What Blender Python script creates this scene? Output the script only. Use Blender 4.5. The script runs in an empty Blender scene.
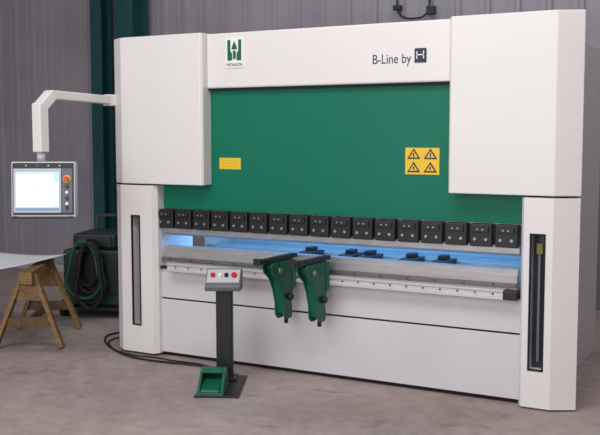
import bpy, bmesh, math
from mathutils import Vector, Matrix
S=bpy.context.scene
COL=S.collection
try:
    S.view_settings.view_transform='Standard'; S.view_settings.look='None'
except Exception: pass

def lin(c):
    return tuple(((v/255)/12.92 if v/255<=0.04045 else ((v/255+0.055)/1.055)**2.4) for v in c)+(1,)
def mat(name,c,rough=0.5,metal=0.0,var=0.06,scale=6.0,bump=0.0,bscale=60,emit=None,estr=0,stretch=None,spec=0.5,coat=0):
    m=bpy.data.materials.new(name); m.use_nodes=True; nt=m.node_tree; b=nt.nodes["Principled BSDF"]
    b.inputs["Roughness"].default_value=rough; b.inputs["Metallic"].default_value=metal
    b.inputs["Specular IOR Level"].default_value=spec
    if coat: b.inputs["Coat Weight"].default_value=coat
    tc=nt.nodes.new("ShaderNodeTexCoord"); mp=nt.nodes.new("ShaderNodeMapping"); nt.links.new(tc.outputs["Object"],mp.inputs[0])
    if stretch: mp.inputs["Scale"].default_value=stretch
    n=nt.nodes.new("ShaderNodeTexNoise"); n.inputs["Scale"].default_value=scale; n.inputs["Detail"].default_value=5
    nt.links.new(mp.outputs[0],n.inputs[0])
    r=nt.nodes.new("ShaderNodeValToRGB"); L=lin(c)
    r.color_ramp.elements[0].position=0.3; r.color_ramp.elements[1].position=0.7
    r.color_ramp.elements[0].color=tuple(v*(1-var) for v in L[:3])+(1,)
    r.color_ramp.elements[1].color=tuple(min(1,v*(1+var)) for v in L[:3])+(1,)
    nt.links.new(n.outputs[0],r.inputs[0]); nt.links.new(r.outputs[0],b.inputs["Base Color"])
    if bump:
        n2=nt.nodes.new("ShaderNodeTexNoise"); n2.inputs["Scale"].default_value=bscale; nt.links.new(mp.outputs[0],n2.inputs[0])
        bp=nt.nodes.new("ShaderNodeBump"); bp.inputs["Strength"].default_value=bump; bp.inputs["Distance"].default_value=0.01
        nt.links.new(n2.outputs[0],bp.inputs["Height"]); nt.links.new(bp.outputs[0],b.inputs["Normal"])
    if emit:
        b.inputs["Emission Color"].default_value=lin(emit); b.inputs["Emission Strength"].default_value=estr
    return m
WHITE=mat("cream_paint",(224,219,217),0.38,var=0.015,scale=2,bump=0.05,bscale=250)
WHITE2=mat("table_paint",(206,201,204),0.42,var=0.03,scale=3)
GREEN=mat("green_paint",(0,108,84),0.5,var=0.03,scale=2,bump=0.05,bscale=250,spec=.3)
GREEN2=mat("green_cast",(12,92,68),0.45,var=0.12,scale=20)
TEAL=mat("teal_steel",(14,68,72),0.6,var=0.15,scale=5)
DKGREEN=mat("dark_green_paint",(20,46,40),0.5,var=0.2,scale=12)
BLACK=mat("black_steel",(24,24,27),0.45,var=0.2,scale=20)
RUBBER=mat("black_rubber",(22,22,24),0.7,var=0.2,scale=20)
DARK=mat("dark_void",(14,15,18),0.8,var=0.1)
STEEL=mat("ground_steel",(160,158,158),0.4,metal=0.7,var=0.08,scale=8,stretch=(1,8,8))
STEEL2=mat("bright_steel",(178,175,174),0.38,metal=0.6,var=0.1,scale=6,stretch=(1,8,8))
STEEL_SHADE=mat("clamp_strip_steel",(110,108,110),0.45,metal=0.6,var=0.1,scale=6,stretch=(1,8,8))  # steel darkened to paint in the shadow between die rail and bed
RAIL=mat("rail_aluminium",(205,202,200),0.4,metal=0.3,var=0.05,scale=8,stretch=(1,8,8))
GREY=mat("grey_plastic",(100,102,106),0.5,var=0.05)
LGREY=mat("light_grey_plastic",(182,184,188),0.45,var=0.04)
YEL=mat("yellow_label",(232,190,40),0.5,var=0.03)
RED=mat("red_plastic",(200,35,25),0.35,var=0.03)
WOOD=mat("pine_wood",(132,102,62),0.7,var=0.3,scale=5,stretch=(3,3,14),bump=0.2)
WOOD2=mat("dark_wood",(100,76,50),0.75,var=0.3,scale=5,stretch=(3,14,3),bump=0.2)
SHEET=mat("sheet_light",(232,234,240),0.5,var=0.03,scale=2)
LABELW=mat("label_white",(232,232,228),0.4,var=0.01)
INK=mat("ink_dark",(38,40,58),0.5,var=0.02)
LEDW=mat("backgauge_paint",(150,165,178),0.4,var=0.12)
LED=mat("led_blue",(30,110,220),0.4,emit=(50,150,255),estr=8)
GLASS=mat("dark_window",(50,60,70),0.25,var=0.25,scale=3)
YOBJ=mat("yellow_plastic",(120,110,60),0.5)

def empty(name,loc=(0,0,0)):
    e=bpy.data.objects.new(name,None); e.location=loc; e.empty_display_size=0.1; COL.objects.link(e); return e
def link(name,me,m,parent,bevel=0,seg=2,smooth=False):
    o=bpy.data.objects.new(name,me); COL.objects.link(o)
    if m: me.materials.append(m)
    if parent: 
        o.parent=parent; o.matrix_parent_inverse=Matrix.Translation(parent.location).inverted()
    if smooth:
        for p in me.polygons:p.use_smooth=True
    if bevel:
        b=o.modifiers.new("bevel","BEVEL"); b.width=bevel; b.segments=seg; b.limit_method='ANGLE'; b.angle_limit=math.radians(25)
    return o
def box(name,x0,x1,y0,y1,z0,z1,m,parent,bevel=0):
    me=bpy.data.meshes.new(name); bm=bmesh.new()
    bmesh.ops.create_cube(bm,size=1)
    for v in bm.verts:
        v.co=Vector((x0+(v.co.x+.5)*(x1-x0),y0+(v.co.y+.5)*(y1-y0),z0+(v.co.z+.5)*(z1-z0)))
    bm.to_mesh(me); bm.free()
    return link(name,me,m,parent,bevel)
def prism(name,pts,lo,hi,axis,m,parent,bevel=0):
    """pts 2D polygon; axis 'z': pts=(x,y); 'x': pts=(y,z); 'y': pts=(x,z)"""
    me=bpy.data.meshes.new(name); bm=bmesh.new()
    def P(a,b,h):
        return {'z':(a,b,h),'x':(h,a,b),'y':(a,h,b)}[axis]
    A=[bm.verts.new(P(a,b,lo)) for a,b in pts]; B=[bm.verts.new(P(a,b,hi)) for a,b in pts]
    bm.faces.new(A); bm.faces.new(B[::-1]); n=len(pts)
    for i in range(n): bm.faces.new([A[i],B[i],B[(i+1)%n],A[(i+1)%n]])
    bmesh.ops.recalc_face_normals(bm,faces=bm.faces[:]); bm.to_mesh(me); bm.free()
    return link(name,me,m,parent,bevel)
def cyl(name,p0,p1,r,m,parent,r2=None,n=24,bevel=0):
    p0=Vector(p0);p1=Vector(p1);d=p1-p0
    me=bpy.data.meshes.new(name); bm=bmesh.new()
    bmesh.ops.create_cone(bm,cap_ends=True,segments=n,radius1=r,radius2=r if r2 is None else r2,depth=d.length)
    q=d.to_track_quat('Z','Y').to_matrix().to_4x4()
    bmesh.ops.transform(bm,matrix=Matrix.Translation((p0+p1)/2)@q,verts=bm.verts[:])
    bm.to_mesh(me); bm.free()
    o=link(name,me,m,parent,bevel)
    for p in me.polygons:
        if len(p.vertices)==4:p.use_smooth=True
    return o
def bar(name,p0,p1,w,h,m,parent,bevel=0,up=(0,0,1)):
    p0=Vector(p0);p1=Vector(p1);d=(p1-p0); L=d.length; d.normalize(); u=Vector(up); s=d.cross(u).normalized(); u=s.cross(d)
    me=bpy.data.meshes.new(name); bm=bmesh.new(); bmesh.ops.create_cube(bm,size=1)
    for v in bm.verts:
        c=v.co.copy(); v.co=(p0+p1)/2+d*c.x*L+s*c.y*w+u*c.z*h
    bm.to_mesh(me); bm.free(); return link(name,me,m,parent,bevel)
def tube(name,pts,r,m,parent,cyc=False):
    cu=bpy.data.curves.new(name,'CURVE'); cu.dimensions='3D'; cu.bevel_depth=r; cu.bevel_resolution=3; cu.resolution_u=10
    s=cu.splines.new('NURBS'); s.points.add(len(pts)-1)
    for i,p in enumerate(pts): s.points[i].co=(*p,1)
    s.order_u=3; s.use_endpoint_u=not cyc; s.use_cyclic_u=cyc
    cu.materials.append(m); o=bpy.data.objects.new(name,cu); COL.objects.link(o)
    if parent: o.parent=parent; o.matrix_parent_inverse=Matrix.Translation(parent.location).inverted()
    return o
def text(name,s,x,y,z,size,m,parent,sx=1,ext=0.001):
    cu=bpy.data.curves.new(name,'FONT'); cu.body=s; cu.size=size; cu.extrude=ext; cu.materials.append(m)
    o=bpy.data.objects.new(name,cu); COL.objects.link(o); o.location=(x,y,z); o.rotation_euler=(math.pi/2,0,0); o.scale=(sx,1,1)
    if parent: o.parent=parent; o.matrix_parent_inverse=Matrix.Translation(parent.location).inverted()
    return o

# ================= ROOM =================
def floor_mat():
    m=bpy.data.materials.new("concrete"); m.use_nodes=True; nt=m.node_tree; b=nt.nodes["Principled BSDF"]
    tc=nt.nodes.new("ShaderNodeTexCoord")
    n1=nt.nodes.new("ShaderNodeTexNoise"); n1.inputs["Scale"].default_value=0.8; n1.inputs["Detail"].default_value=8; n1.inputs["Roughness"].default_value=.6
    n2=nt.nodes.new("ShaderNodeTexNoise"); n2.inputs["Scale"].default_value=7; n2.inputs["Detail"].default_value=10; n2.inputs["Roughness"].default_value=.75
    n3=nt.nodes.new("ShaderNodeTexNoise"); n3.inputs["Scale"].default_value=110; n3.inputs["Detail"].default_value=3
    n4=nt.nodes.new("ShaderNodeTexNoise"); n4.inputs["Scale"].default_value=2.3; n4.inputs["Detail"].default_value=6; n4.inputs["Distortion"].default_value=1.2
    for n in (n1,n2,n3,n4): nt.links.new(tc.outputs["Object"],n.inputs[0])
    def ramp(p0,p1,c0,c1):
        r=nt.nodes.new("ShaderNodeValToRGB"); r.color_ramp.elements[0].position=p0; r.color_ramp.elements[1].position=p1
        r.color_ramp.elements[0].color=c0; r.color_ramp.elements[1].color=c1; return r
    r1=ramp(.35,.68,lin((156,139,135)),lin((178,163,160)))
    r2=ramp(.34,.58,(.76,.74,.73,1),(1,1,1,1)); r3=ramp(.3,.6,(.84,.84,.84,1),(1,1,1,1)); r4=ramp(.28,.42,(.66,.63,.62,1),(1,1,1,1))
    for n,r in ((n1,r1),(n2,r2),(n3,r3),(n4,r4)): nt.links.new(n.outputs[0],r.inputs[0])
    prev=r1.outputs[0]
    for r in (r2,r3,r4):
        a=nt.nodes.new("ShaderNodeMixRGB"); a.blend_type='MULTIPLY'; a.inputs[0].default_value=1
        nt.links.new(prev,a.inputs[1]); nt.links.new(r.outputs[0],a.inputs[2]); prev=a.outputs[0]
    nt.links.new(prev,b.inputs["Base Color"]); b.inputs["Roughness"].default_value=.7; b.inputs["Specular IOR Level"].default_value=.35
    bp=nt.nodes.new("ShaderNodeBump"); bp.inputs["Strength"].default_value=.15; bp.inputs["Distance"].default_value=.01
    nt.links.new(n2.outputs[0],bp.inputs["Height"]); nt.links.new(bp.outputs[0],b.inputs["Normal"])
    return m
FL=floor_mat()
WALLM=mat("cladding_paint",(143,138,144),0.6,var=0.1,scale=1.2)
CEIL=mat("ceiling_sheet",(120,120,122),0.8)
box("floor",-9,9,-9,3.4,-0.1,0,FL,None)
WY=3.2
me=bpy.data.meshes.new("wall_back"); bm=bmesh.new()
prof=[]; x=-9.0
while x<9:
    prof+= [(x,0),(x+0.06,0),(x+.066,-.006),(x+.084,-.006),(x+.09,0),(x+0.15,0),(x+0.165,-0.028),(x+0.205,-0.028),(x+0.22,0)]
    x+=0.30
prof.append((9,0)); prof+=[(9,.15),(-9,.15)]
A=[bm.verts.new((a,WY+b,0)) for a,b in prof]; B=[bm.verts.new((a,WY+b,6)) for a,b in prof]
n=len(prof)
for i in range(n): bm.faces.new([A[i],A[(i+1)%n],B[(i+1)%n],B[i]])
bm.faces.new(A[::-1]); bm.faces.new(B)
bmesh.ops.recalc_face_normals(bm,faces=bm.faces[:]); bm.to_mesh(me); bm.free()
link("wall_back",me,WALLM,None)
box("wall_left",-9.15,-9,-9,3.35,0,6,WALLM,None)
box("wall_right",9,9.15,-9,3.35,0,6,WALLM,None)
box("ceiling",-9.15,9.15,-9,3.35,6,6.1,CEIL,None)
box("baseboard_back",-9,9,WY-0.08,WY-0.032,0,0.09,mat("kerb",(170,166,164),.7),None)
def hcol(xc,y0,w,d,m):
    e=empty("steel_column",(xc,y0,0))
    box("flange_front",xc-w/2,xc+w/2,y0-d,y0-d+.02,0,5.99,m,e)
    box("flange_rear",xc-w/2,xc+w/2,y0-.02,y0,0,5.99,m,e)
    box("web",xc-.01,xc+.01,y0-d+.02,y0-.02,0,5.99,m,e)
    box("base_plate",xc-w/2-.05,xc+w/2+.05,y0-d-.04,y0+.0,0,.02,m,e)
hcol(-2.72,3.1,.17,.2,TEAL)
hcol(-2.22,3.1,.26,.3,TEAL)

# ================= PRESS BRAKE =================
pb=empty("press_brake",(1.76,0.5,0))
prism("cover_upper_left",[(-.08,.08),(.05,0),(.80,0),(.818,.018),(.818,.6),(.0,.6)],1.362,2.5,'z',WHITE,pb,.006)
prism("cover_upper_right",[(2.755,.02),(2.77,0),(3.45,0),(3.60,.08),(3.46,.62),(2.755,.6)],1.362,2.5,'z',WHITE,pb,.006)
box("top_beam",.817,2.76,.07,.5,2.09,2.495,WHITE,pb,.012)
box("beam_lip",.82,2.755,.085,.2,2.075,2.09,DARK,pb)
def column(tag,pl,slot,z0,z1):
    x0,x1,x2,x3=pl
    s0,s1,sz0,sz1=slot
    if tag=="left":
        prism("column_left_outer",[(x0,.08),(x1,0),(s0,0),(s0,.06),(s0,.5),(x0+.08,.5)],z0,z1,'z',WHITE,pb)
        prism("column_left_inner",[(s1,0),(x2,0),(x3,.04),(x3,.5),(s1,.5)],z0,z1,'z',WHITE,pb)
    else:
        prism("column_right_inner",[(x0,.03),(x1,0),(s0,0),(s0,.5),(x0,.5)],z0,z1,'z',WHITE,pb)
        prism("column_right_outer",[(s1,0),(x2,0),(x3,.08),(x3-.13,.5),(s1,.5)],z0,z1,'z',WHITE,pb)
    box("column_%s_sill"%tag,s0,s1,0,.5,z0,sz0,WHITE,pb)
    box("column_%s_head"%tag,s0,s1,0,.5,sz1,z1,WHITE,pb)
    box("slot_back_%s"%tag,s0,s1,.10,.2,sz0,sz1,GLASS,pb)
    for nm,a,b,c,d in (("l",s0,s0+.010,sz0,sz1),("r",s1-.010,s1,sz0,sz1),("b",s0,s1,sz0,sz0+.010),("t",s0,s1,sz1-.010,sz1)):
        box("slot_trim_%s_%s"%(tag,nm),a,b,-.004,.01,c,d,DARK,pb)
column("left",(-.075,.03,.335,.365),(.13,.22,.235,1.115),.02,1.35)
column("right",(3.245,3.265,3.45,3.595),(3.305,3.405,.25,1.125),.012,1.35)
box("column_foot_left",-.03,.33,.06,.45,0,.02,DARK,pb); box("column_foot_right",3.28,3.42,.06,.45,0,.012,DARK,pb)
box("gap_left",-.02,.34,.03,.5,1.35,1.362,DARK,pb); box("gap_right",3.27,3.5,.06,.45,1.35,1.362,DARK,pb)
box("slot_guide_left",.165,.18,.06,.10,.30,1.05,LGREY,pb)
box("slot_guide_right",3.345,3.36,.06,.10,.30,1.05,GREY,pb)
box("slot_switch_right",3.335,3.375,.05,.10,.99,1.06,YOBJ,pb,.004)
for t,a,b in (("left",.14,.24),("right",3.24,3.34)):
    prism("side_frame_"+t,[(.5,0.0),(1.9,0.0),(1.9,2.4),(.45,2.4),(.45,1.4),(1.0,1.3),(1.0,.75),(.5,.7)],a,b,'x',WHITE2,pb)
box("rear_beam",.24,3.24,1.2,1.5,1.9,2.4,WHITE2,pb)
box("ram_plate",.30,3.25,.12,.22,1.168,2.3,GREEN,pb,.004)
box("ram_lower_bar",.33,3.22,.13,.21,1.02,1.168,STEEL,pb)
N=17; X0,X1=.335,3.222; pit=(X1-X0)/N
for i in range(N):
    a=X0+i*pit+.010; b=X0+(i+1)*pit-.010
    box("clamp_%02d"%i,a,b,.055,.13,1.018,1.165,BLACK,pb,.006)
    box("clamp_wedge_%02d"%i,a+.02,b-.02,.042,.056,1.11,1.15,BLACK,pb,.003)
    for k in (.25,.75):
        xx=a+(b-a)*k
        cyl("clamp_bolt_%02d_%d"%(i,k*100),(xx,.056,1.065),(xx,.046,1.065),.010,STEEL,pb,n=10)
    for k in (.38,.62):
        xx=a+(b-a)*k
        cyl("clamp_screw_%02d_%d"%(i,k*100),(xx,.043,1.13),(xx,.036,1.13),.006,STEEL,pb,n=10)
prism("punch",[(.09,1.03),(.20,1.03),(.20,1.0),(.165,.965),(.155,.955),(.145,.965),(.09,.98)],.36,3.215,'x',STEEL2,pb)
prism("die_rail",[(.10,.715),(.24,.715),(.24,.84),(.20,.84),(.20,.87),(.165,.87),(.155,.86),(.145,.87),(.12,.87),(.12,.84),(.10,.84)],.34,3.20,'x',STEEL2,pb)
box("die_clamp_strip",.34,3.20,.080,.10,.758,.785,STEEL_SHADE,pb,.003)  # strip colour carries the painted shadow line above the bed
for i in range(14): 
    xx=.45+i*.2; cyl("die_screw_%02d"%i,(xx,.082,.771),(xx,.075,.771),.006,BLACK,pb,n=10)
box("bed_top",.34,3.24,.06,.30,.695,.716,BLACK,pb)
box("bed_plate",.34,3.245,.08,.25,.465,.695,WHITE2,pb,.003)
box("bed_seam",.345,3.24,.086,.24,.452,.466,DARK,pb)
box("bed_plate_lower",.34,3.245,.074,.25,.03,.453,WHITE2,pb,.003)
box("bed_foot",.36,3.22,.10,.25,0,.03,DARK,pb)
prism("support_rail",[(.08,.69),(.0,.69),(.0,.705),(.01,.712),(.01,.733),(.0,.74),(.0,.752),(.08,.752)],.47,3.14,'x',RAIL,pb)
for i in range(22):
    xx=.55+i*.12; cyl("rail_hole_%02d"%i,(xx,.012,.7225),(xx,.006,.7225),.006,DARK,pb,n=10)
box("rail_end_stop",3.14,3.23,-.01,.08,.69,.745,BLACK,pb,.004)
box("backgauge_tray",.30,3.2,.32,1.30,.765,.785,LEDW,pb)
box("backgauge_beam",.35,3.15,.72,.80,.787,.82,STEEL,pb,.004)
box("rear_panel",.25,3.23,1.30,1.33,.3,1.4,LEDW,pb)
for i,xx in enumerate((1.35,1.70,1.86,2.2,2.45)):
    prism("gauge_finger_%d"%i,[(.42,.80),(.42,.812),(.55,.835),(.74,.835),(.74,.80)],xx,xx+.12,'x',BLACK,pb,.003)
    box("gauge_block_%d"%i,xx+.02,xx+.08,.60,.70,.835,.865,BLACK,pb,.004)
box("led_strip",.4,3.1,.26,.29,1.02,1.04,LED,pb)
box("warning_label_small",.895,1.085,.117,.121,1.485,1.57,YEL,pb)
LI=mat("label_ink",(205,165,38),.6)
for i in range(3): box("label_line_%d"%i,.915,1.065,.1155,.118,1.505+i*.02,1.509+i*.02,LI,pb)
box("warning_label",2.41,2.655,.117,.121,1.475,1.655,YEL,pb)
for i in range(2):
    for j in range(2):
        cx=2.472+i*.12; cz=1.52+j*.09
        prism("hazard_triangle_%d%d"%(i,j),[(cx-.048,cz-.03),(cx+.048,cz-.03),(cx,cz+.042)],.1145,.118,'y',INK,pb)
        prism("hazard_inner_%d%d"%(i,j),[(cx-.03,cz-.02),(cx+.03,cz-.02),(cx,cz+.024)],.1135,.1146,'y',YEL,pb)
        box("hazard_mark_%d%d"%(i,j),cx-.005,cx+.005,.1125,.1136,cz-.015,cz+.01,INK,pb)
D=-.01
box("maker_plate",.99,1.15,.074+D,.081+D,2.235,2.455,LABELW,pb,.002)
for nm,pts in (("a",[(1.01,2.29),(1.05,2.29),(1.05,2.34),(1.035,2.36),(1.035,2.44),(1.01,2.44)]),
               ("b",[(1.13,2.29),(1.09,2.29),(1.09,2.34),(1.105,2.36),(1.105,2.44),(1.13,2.44)]),
               ("c",[(1.045,2.37),(1.095,2.37),(1.085,2.40),(1.07,2.43),(1.055,2.40)]),
               ("d",[(1.058,2.30),(1.082,2.30),(1.082,2.36),(1.058,2.36)])):
    prism("maker_emblem_"+nm,pts,.071+D,.0745+D,'y',GREEN2,pb)
text("maker_lettering","MEDINSON",1.0,.0735+D,2.248,.032,INK,pb,sx=.85)
text("model_lettering","B-Line by",2.18,.079+D,2.222,.09,INK,pb,sx=.84)
box("logo_square",2.49,2.575,.074+D,.081+D,2.22,2.315,INK,pb,.004)
box("logo_mark_a",2.505,2.56,.072+D,.0745+D,2.268,2.275,LABELW,pb); box("logo_mark_b",2.505,2.512,.072+D,.0745+D,2.245,2.295,LABELW,pb); box("logo_mark_c",2.553,2.56,.072+D,.0745+D,2.245,2.298,LABELW,pb)
bar("arm_mount",(-.07,.3,2.02),(-.12,.02,2.02),.08,.09,WHITE,pb,.008)
bar("arm_boom",(-.12,.1,2.02),(-.035,-.70,2.035),.075,.065,WHITE,pb,.008)
bar("arm_elbow",(-.033,-.68,2.04),(-.03,-.80,1.94),.085,.075,WHITE,pb,.008,up=(0,1,0))
bar("arm_drop",(-.03,-.80,1.97),(-.03,-.80,1.62),.085,.085,WHITE,pb,.008,up=(0,1,0))
cyl("arm_neck",(-.03,-.80,1.62),(-.03,-.80,1.555),.03,LGREY,pb)
R=Matrix.Translation((.03,-.85,1.355))@Matrix.Rotation(.505,4,'Z')@Matrix.Rotation(math.radians(-4),4,'X')
def loc(o):
    o.data.transform(R); return o
w,h=.23,.20
loc(box("console_housing",-w,w,0,.07,-h,h,LGREY,pb,.008))
loc(box("console_bezel",-w+.012,w-.012,-.006,.0,-h+.02,h-.010,BLACK,pb,.003))
loc(box("console_panel",-w+.02,w-.10,-.010,-.006,-h+.035,h-.05,LGREY,pb))
SCR=mat("screen_glow",(130,165,200),0.3,emit=(165,195,226),estr=.8)
loc(box("console_screen",-w+.035,w-.112,-.014,-.010,-h+.055,h-.075,SCR,pb))
SCR2=mat("screen_white",(228,236,248),0.3,emit=(235,242,252),estr=.95)
SCR3=mat("screen_ink",(90,115,150),0.3,emit=(100,130,170),estr=.5)
loc(box("screen_window",-w+.042,w-.150,-.0155,-.014,-h+.08,h-.09,SCR2,pb))
loc(box("screen_toolbar",-w+.035,w-.112,-.015,-.014,-h+.055,-h+.068,SCR3,pb))
for i in range(5): loc(box("screen_button_%d"%i,w-.145,w-.118,-.0155,-.014,-h+.085+i*.036,-h+.11+i*.036,SCR2,pb))
loc(box("screen_part_line_a",-.13,-.04,-.017,-.0155,-.02,-.016,SCR3,pb)); loc(box("screen_part_line_b",-.045,-.041,-.017,-.0155,-.02,.05,SCR3,pb))
loc(box("console_side_strip",w-.095,w-.02,-.010,-.006,-h+.035,h-.05,GREY,pb))
loc(cyl("estop_collar",(w-.057,-.010,.075),(w-.057,-.018,.075),.028,YEL,pb)); loc(cyl("estop_button",(w-.057,-.018,.075),(w-.057,-.045,.075),.019,RED,pb))
for i,z in enumerate((.02,-.02,-.06,-.10,-.13)):
    loc(cyl("console_key_%d"%i,(w-.057,-.010,z),(w-.057,-.022,z),.011,LABELW if i in(1,3) else BLACK,pb,n=14))
for i in range(4): loc(cyl("console_indicator_%d"%i,(-.12+i*.08,-.006,h-.03),(-.12+i*.08,-.012,h-.03),.006,LGREY if i!=1 else RED,pb,n=10))
loc(box("console_handle",-w+.02,w-.02,-.05,-.03,-h-.006,-h+.008,BLACK,pb,.004))
loc(box("console_handle_l",-w+.02,-w+.04,-.04,.01,-h-.006,-h+.01,BLACK,pb)); loc(box("console_handle_r",w-.04,w-.02,-.04,.01,-h-.006,-h+.01,BLACK,pb))

# ================= SHEET SUPPORT ARMS =================
def support(x):
    e=empty("sheet_support_arm",(x,-.2,.45))
    prof=[(-.012,.86),(-.31,.86),(-.33,.84),(-.31,.79),(-.24,.74),(-.19,.66),(-.16,.56),(-.155,.47),(-.12,.44),(-.05,.44),(-.035,.47),(-.045,.56),(-.03,.63),(-.012,.66)]
    for s,t in ((-.04,"left"),(.028,"right")):
        prism("side_plate_"+t,prof,x+s,x+s+.012,'x',GREEN2,e,.003)
    prism("web",[(-.03,.845),(-.29,.845),(-.2,.72),(-.13,.48),(-.08,.48),(-.06,.62),(-.03,.7)],x-.03,x+.03,'x',GREEN2,e)
    box("mount_block",x-.05,x+.05,-.035,-.001,.66,.86,GREEN2,e,.005)
    box("support_bar",x-.028,x+.028,-.46,.06,.862,.893,BLACK,e,.004)
    box("bar_stop",x-.03,x+.03,-.46,-.43,.893,.905,BLACK,e,.003)
    cyl("clamp_screw",(x,-.06,.47),(x,-.06,.40),.015,BLACK,e)
    cyl("hand_knob",(x+.04,-.10,.60),(x+.075,-.10,.60),.022,BLACK,e)
    cyl("pivot_bolt",(x+.04,-.22,.80),(x+.052,-.22,.80),.02,STEEL,e)
support(1.575); support(1.845)

# ================= FOOT PEDAL STAND =================
fs=empty("foot_pedal_stand",(1.33,-.5,0))
R2=Matrix.Translation((1.31,-.5,0))@Matrix.Rotation(.46,4,'Z')
def l2(o): o.data.transform(R2); return o
l2(box("base_plate",-.15,.15,-.28,.27,0,.015,BLACK,fs,.004))
l2(box("post",-.058,.058,.16,.24,.015,.67,BLACK,fs,.008))
l2(box("post_foot_flange",-.09,.09,.11,.26,.015,.03,BLACK,fs,.003))
l2(prism("control_head",[(.09,.655),(.25,.655),(.27,.77),(.23,.80),(.08,.69)],-.125,.125,'x',GREY,fs,.008))
nrm=Vector((0,-.11,.15)).normalized(); mid=Vector((0,.155,.752))
for i,(xx,mm,r) in enumerate(((-.075,RED,.017),(-.025,LABELW,.012),(.02,BLACK,.014),(.075,RED,.02))):
    p=mid+Vector((xx,0,0))
    l2(cyl("head_button_%d"%i,p-nrm*.01,p+nrm*.022,r,mm,fs,n=16))
l2(bar("head_face",mid+Vector((-.115,0,0)),mid+Vector((.115,0,0)),.13,.008,LGREY,fs,0,up=nrm))
hp=[(-.27,.016),(.05,.016),(.05,.10),(.02,.14),(-.06,.15),(-.08,.13),(-.12,.12)]
l2(prism("pedal_housing",hp,-.135,-.115,'x',GREEN2,fs,.004))
l2(prism("pedal_housing_side",hp,.02,.04,'x',GREEN2,fs,.004))
l2(prism("pedal_hood",[(-.10,.125),(-.06,.152),(.02,.14),(.05,.10),(.05,.016),(.035,.016),(.035,.095),(.01,.125),(-.06,.135)],-.116,.022,'x',GREEN2,fs,.004))
l2(prism("pedal_tread",[(-.26,.03),(-.255,.045),(.0,.085),(.02,.03)],-.11,.015,'x',GREEN2,fs,.004))
l2(box("pedal_sole",-.14,.045,-.275,.055,.013,.03,GREEN2,fs,.004))
cab=empty("floor_cable",(.3,-.05,0))
tube("cable_run",[(1.18,-.22,.012),(1.05,-.12,.012),(.85,-.10,.012),(.5,-.16,.012),(.22,-.15,.012),(-.05,-.02,.012),(-.35,.2,.012),(-.5,.42,.012),(-.42,.6,.012),(-.1,.7,.012)],.008,RUBBER,cab)
tube("cable_run_2",[(1.16,-.24,.01),(.9,-.05,.01),(.6,-.08,.01),(.36,-.05,.01),(.2,-.09,.01),(-.1,.0,.01),(-.4,.3,.01),(-.3,.5,.01)],.006,RUBBER,cab)

# ================= SAWHORSES + SHEET =================
def sawhorse(cx,cy,ang):
    e=empty("sawhorse",(cx,cy,0)); M=Matrix.Translation((cx,cy,0))@Matrix.Rotation(ang,4,'Z')
    def T(o): o.data.transform(M); return o
    H=.64
    T(box("top_beam",-.45,.45,-.05,.05,H-.10,H,WOOD,e,.005))
    for sx in (-1,1):
        for sy in (-1,1):
            T(bar("leg_%d%d"%(sx+1,sy+1),(sx*.32,sy*.045,H-.03),(sx*.40,sy*.27,.012),.08,.035,WOOD,e,.003,up=(0,1,.3)))
        T(bar("cross_brace_%d"%(sx+1),(sx*.375,-.19,.22),(sx*.375,.19,.22),.03,.08,WOOD2,e,.003))
        T(bar("gusset_%d"%(sx+1),(sx*.345,-.1,.46),(sx*.345,.1,.46),.03,.12,WOOD,e,.003))
    T(bar("stretcher",(-.37,0,.22),(.37,0,.22),.03,.07,WOOD2,e,.003))
sawhorse(-.93,.05,math.radians(-58))
sawhorse(-2.0,-.3,math.radians(-58))
dr=empty("metal_sheet",(-1.5,-.1,.645))
Rb=Matrix.Translation((-1.64,-.17,.643))@Matrix.Rotation(math.radians(8),4,'Z')
me=bpy.data.meshes.new("sheet"); bm=bmesh.new(); nx,ny=40,16; V=[[None]*(ny+1) for _ in range(nx+1)]
for i in range(nx+1):
    for j in range(ny+1):
        s=i/nx; t=j/ny
        x=-.95+s*(1.75-.18*(1-t)**2); y=-.52+t*.98
        z=.006+.045*(.5-.5*math.cos((x+.55)*5.0))*(1-.5*(y+.42))
        z+=.10*max(0,(x-.2))**1.5*(y+.52)
        V[i][j]=bm.verts.new((x,y,max(z,.004)))
for i in range(nx):
    for j in range(ny): bm.faces.new([V[i][j],V[i+1][j],V[i+1][j+1],V[i][j+1]])
bm.to_mesh(me); bm.free(); me.transform(Rb); o=link("sheet",me,SHEET,dr,smooth=True)
sm=o.modifiers.new("thick","SOLIDIFY"); sm.thickness=.0015; sm.offset=1

# ================= WELDING MACHINE =================
wm=empty("welding_machine",(-1.2,1.25,0))
R3=Matrix.Translation((-1.24,1.2,0))@Matrix.Rotation(.35,4,'Z')@Matrix.Scale(1.08,4)
def l3(o): 
    o.data.transform(R3); return o
l3(box("cabinet",-.27,.27,-.2,.40,.10,.60,DKGREEN,wm,.02))
l3(box("front_panel",-.24,.24,-.215,-.2,.20,.57,BLACK,wm,.005))
l3(box("feeder_box",-.20,.20,-.15,.34,.60,.74,DKGREEN,wm,.03))
l3(box("feeder_front",-.17,.17,-.165,-.15,.62,.72,BLACK,wm,.01))
for i in range(2): l3(cyl("socket_%d"%i,(-.1+i*.2,-.215,.5),(-.1+i*.2,-.24,.5),.028,BLACK,wm))
l3(box("base",-.29,.29,-.26,.45,.07,.10,BLACK,wm,.005))
for i,(a,b) in enumerate(((-.29,-.18),(.25,-.18),(-.29,.35),(.25,.35))):
    l3(cyl("wheel_%d"%i,(a,b,.075),(a+.04,b,.075),.075,RUBBER,wm))
l3(bar("hose_hook",(.0,-.2,.68),(.0,-.36,.70),.03,.03,BLACK,wm))
COILG=mat("hose_green",(28,78,62),.55,var=.1)
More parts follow.
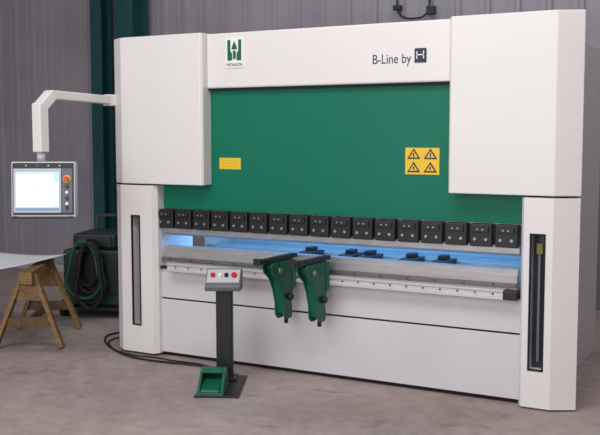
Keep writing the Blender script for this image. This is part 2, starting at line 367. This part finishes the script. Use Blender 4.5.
for k,(rx,top,bot,cx,yy) in enumerate(((.11,.69,.22,0,-.27),(.15,.69,.14,.02,-.30),(.09,.68,.28,-.02,-.25),(.17,.70,.18,-.03,-.33),(.13,.69,.10,.03,-.35))):
    pts=[]
    for t in range(12):
        a=t*math.pi/6; s=math.sin(a); c=math.cos(a)
        pts.append((cx+rx*c*(1.15 if s<0 else .75),yy+.01*math.sin(3*a),(top+bot)/2+(top-bot)/2*s))
    l3(tube("hose_coil_%d"%k,pts,.016,COILG if k==3 else RUBBER,wm,True))
l3(bar("handle",(-.18,.42,.86),(.18,.42,.86),.025,.025,BLACK,wm)); l3(bar("handle_l",(-.18,.40,.5),(-.18,.42,.86),.025,.025,BLACK,wm)); l3(bar("handle_r",(.18,.40,.5),(.18,.42,.86),.025,.025,BLACK,wm))
cd_=empty("wall_conduit",(1.3,3.1,2.9))
tube("conduit",[(1.05,3.15,5.9),(1.05,3.13,3.2),(1.06,3.13,2.95),(1.2,3.13,2.90),(1.38,3.13,2.92),(1.42,3.13,3.1),(1.42,3.15,5.9)],.010,RUBBER,cd_)
box("clip_a",1.02,1.10,3.10,3.165,3.0,3.05,BLACK,cd_,.005); box("clip_b",1.38,1.46,3.10,3.165,2.94,3.02,BLACK,cd_,.005)

# ================= LIGHT =================
W=bpy.data.worlds.new("world"); S.world=W; W.use_nodes=True
bg=W.node_tree.nodes["Background"]; bg.inputs[0].default_value=(.90,.94,1,1); bg.inputs[1].default_value=.6
def area(name,loc,tgt,sx,sy,e,c):
    l=bpy.data.lights.new(name,'AREA'); l.shape='RECTANGLE'; l.size=sx; l.size_y=sy; l.energy=e; l.color=c
    o=bpy.data.objects.new(name,l); COL.objects.link(o); o.location=loc; o.rotation_euler=(Vector(tgt)-Vector(loc)).to_track_quat('-Z','Y').to_euler(); return o
area("skylight_lamp_a",(2.4,-3.5,5.7),(2.0,-2.2,0),6,2.0,265,(1,.98,.97))  # added area lamp under the closed ceiling, lights the machine and floor
area("door_daylight",(2.4,-8.7,3),(2,0,1.2),8,4.5,305,(.97,.98,1))  # added softbox standing in for daylight through the unseen open front
area("skylight_lamp_b",(3.0,1.9,5.7),(3.0,2.4,0),8,1.2,105,(1,.98,.98))  # added fill lamp under the ceiling for the back of the hall
area("backgauge_lamp",(1.75,.55,1.25),(1.75,.8,.8),2.8,.2,24,(.22,.58,1))

# ================= CAMERA =================
cd=bpy.data.cameras.new("camera"); cd.sensor_fit='HORIZONTAL'; cd.sensor_width=36; cd.lens=940.58/600*36
co=bpy.data.objects.new("camera",cd); COL.objects.link(co)
yaw,pitc,rol=.505,.088,-.001
f=Vector((-math.sin(yaw)*math.cos(pitc),math.cos(yaw)*math.cos(pitc),-math.sin(pitc))); r=Vector((math.cos(yaw),math.sin(yaw),0)); u=r.cross(f)
r2=math.cos(rol)*r+math.sin(rol)*u; u2=-math.sin(rol)*r+math.cos(rol)*u
m=Matrix((r2,u2,-f)).transposed().to_4x4(); m.translation=Vector((4.883,-5.837,1.745)); co.matrix_world=m
S.camera=co
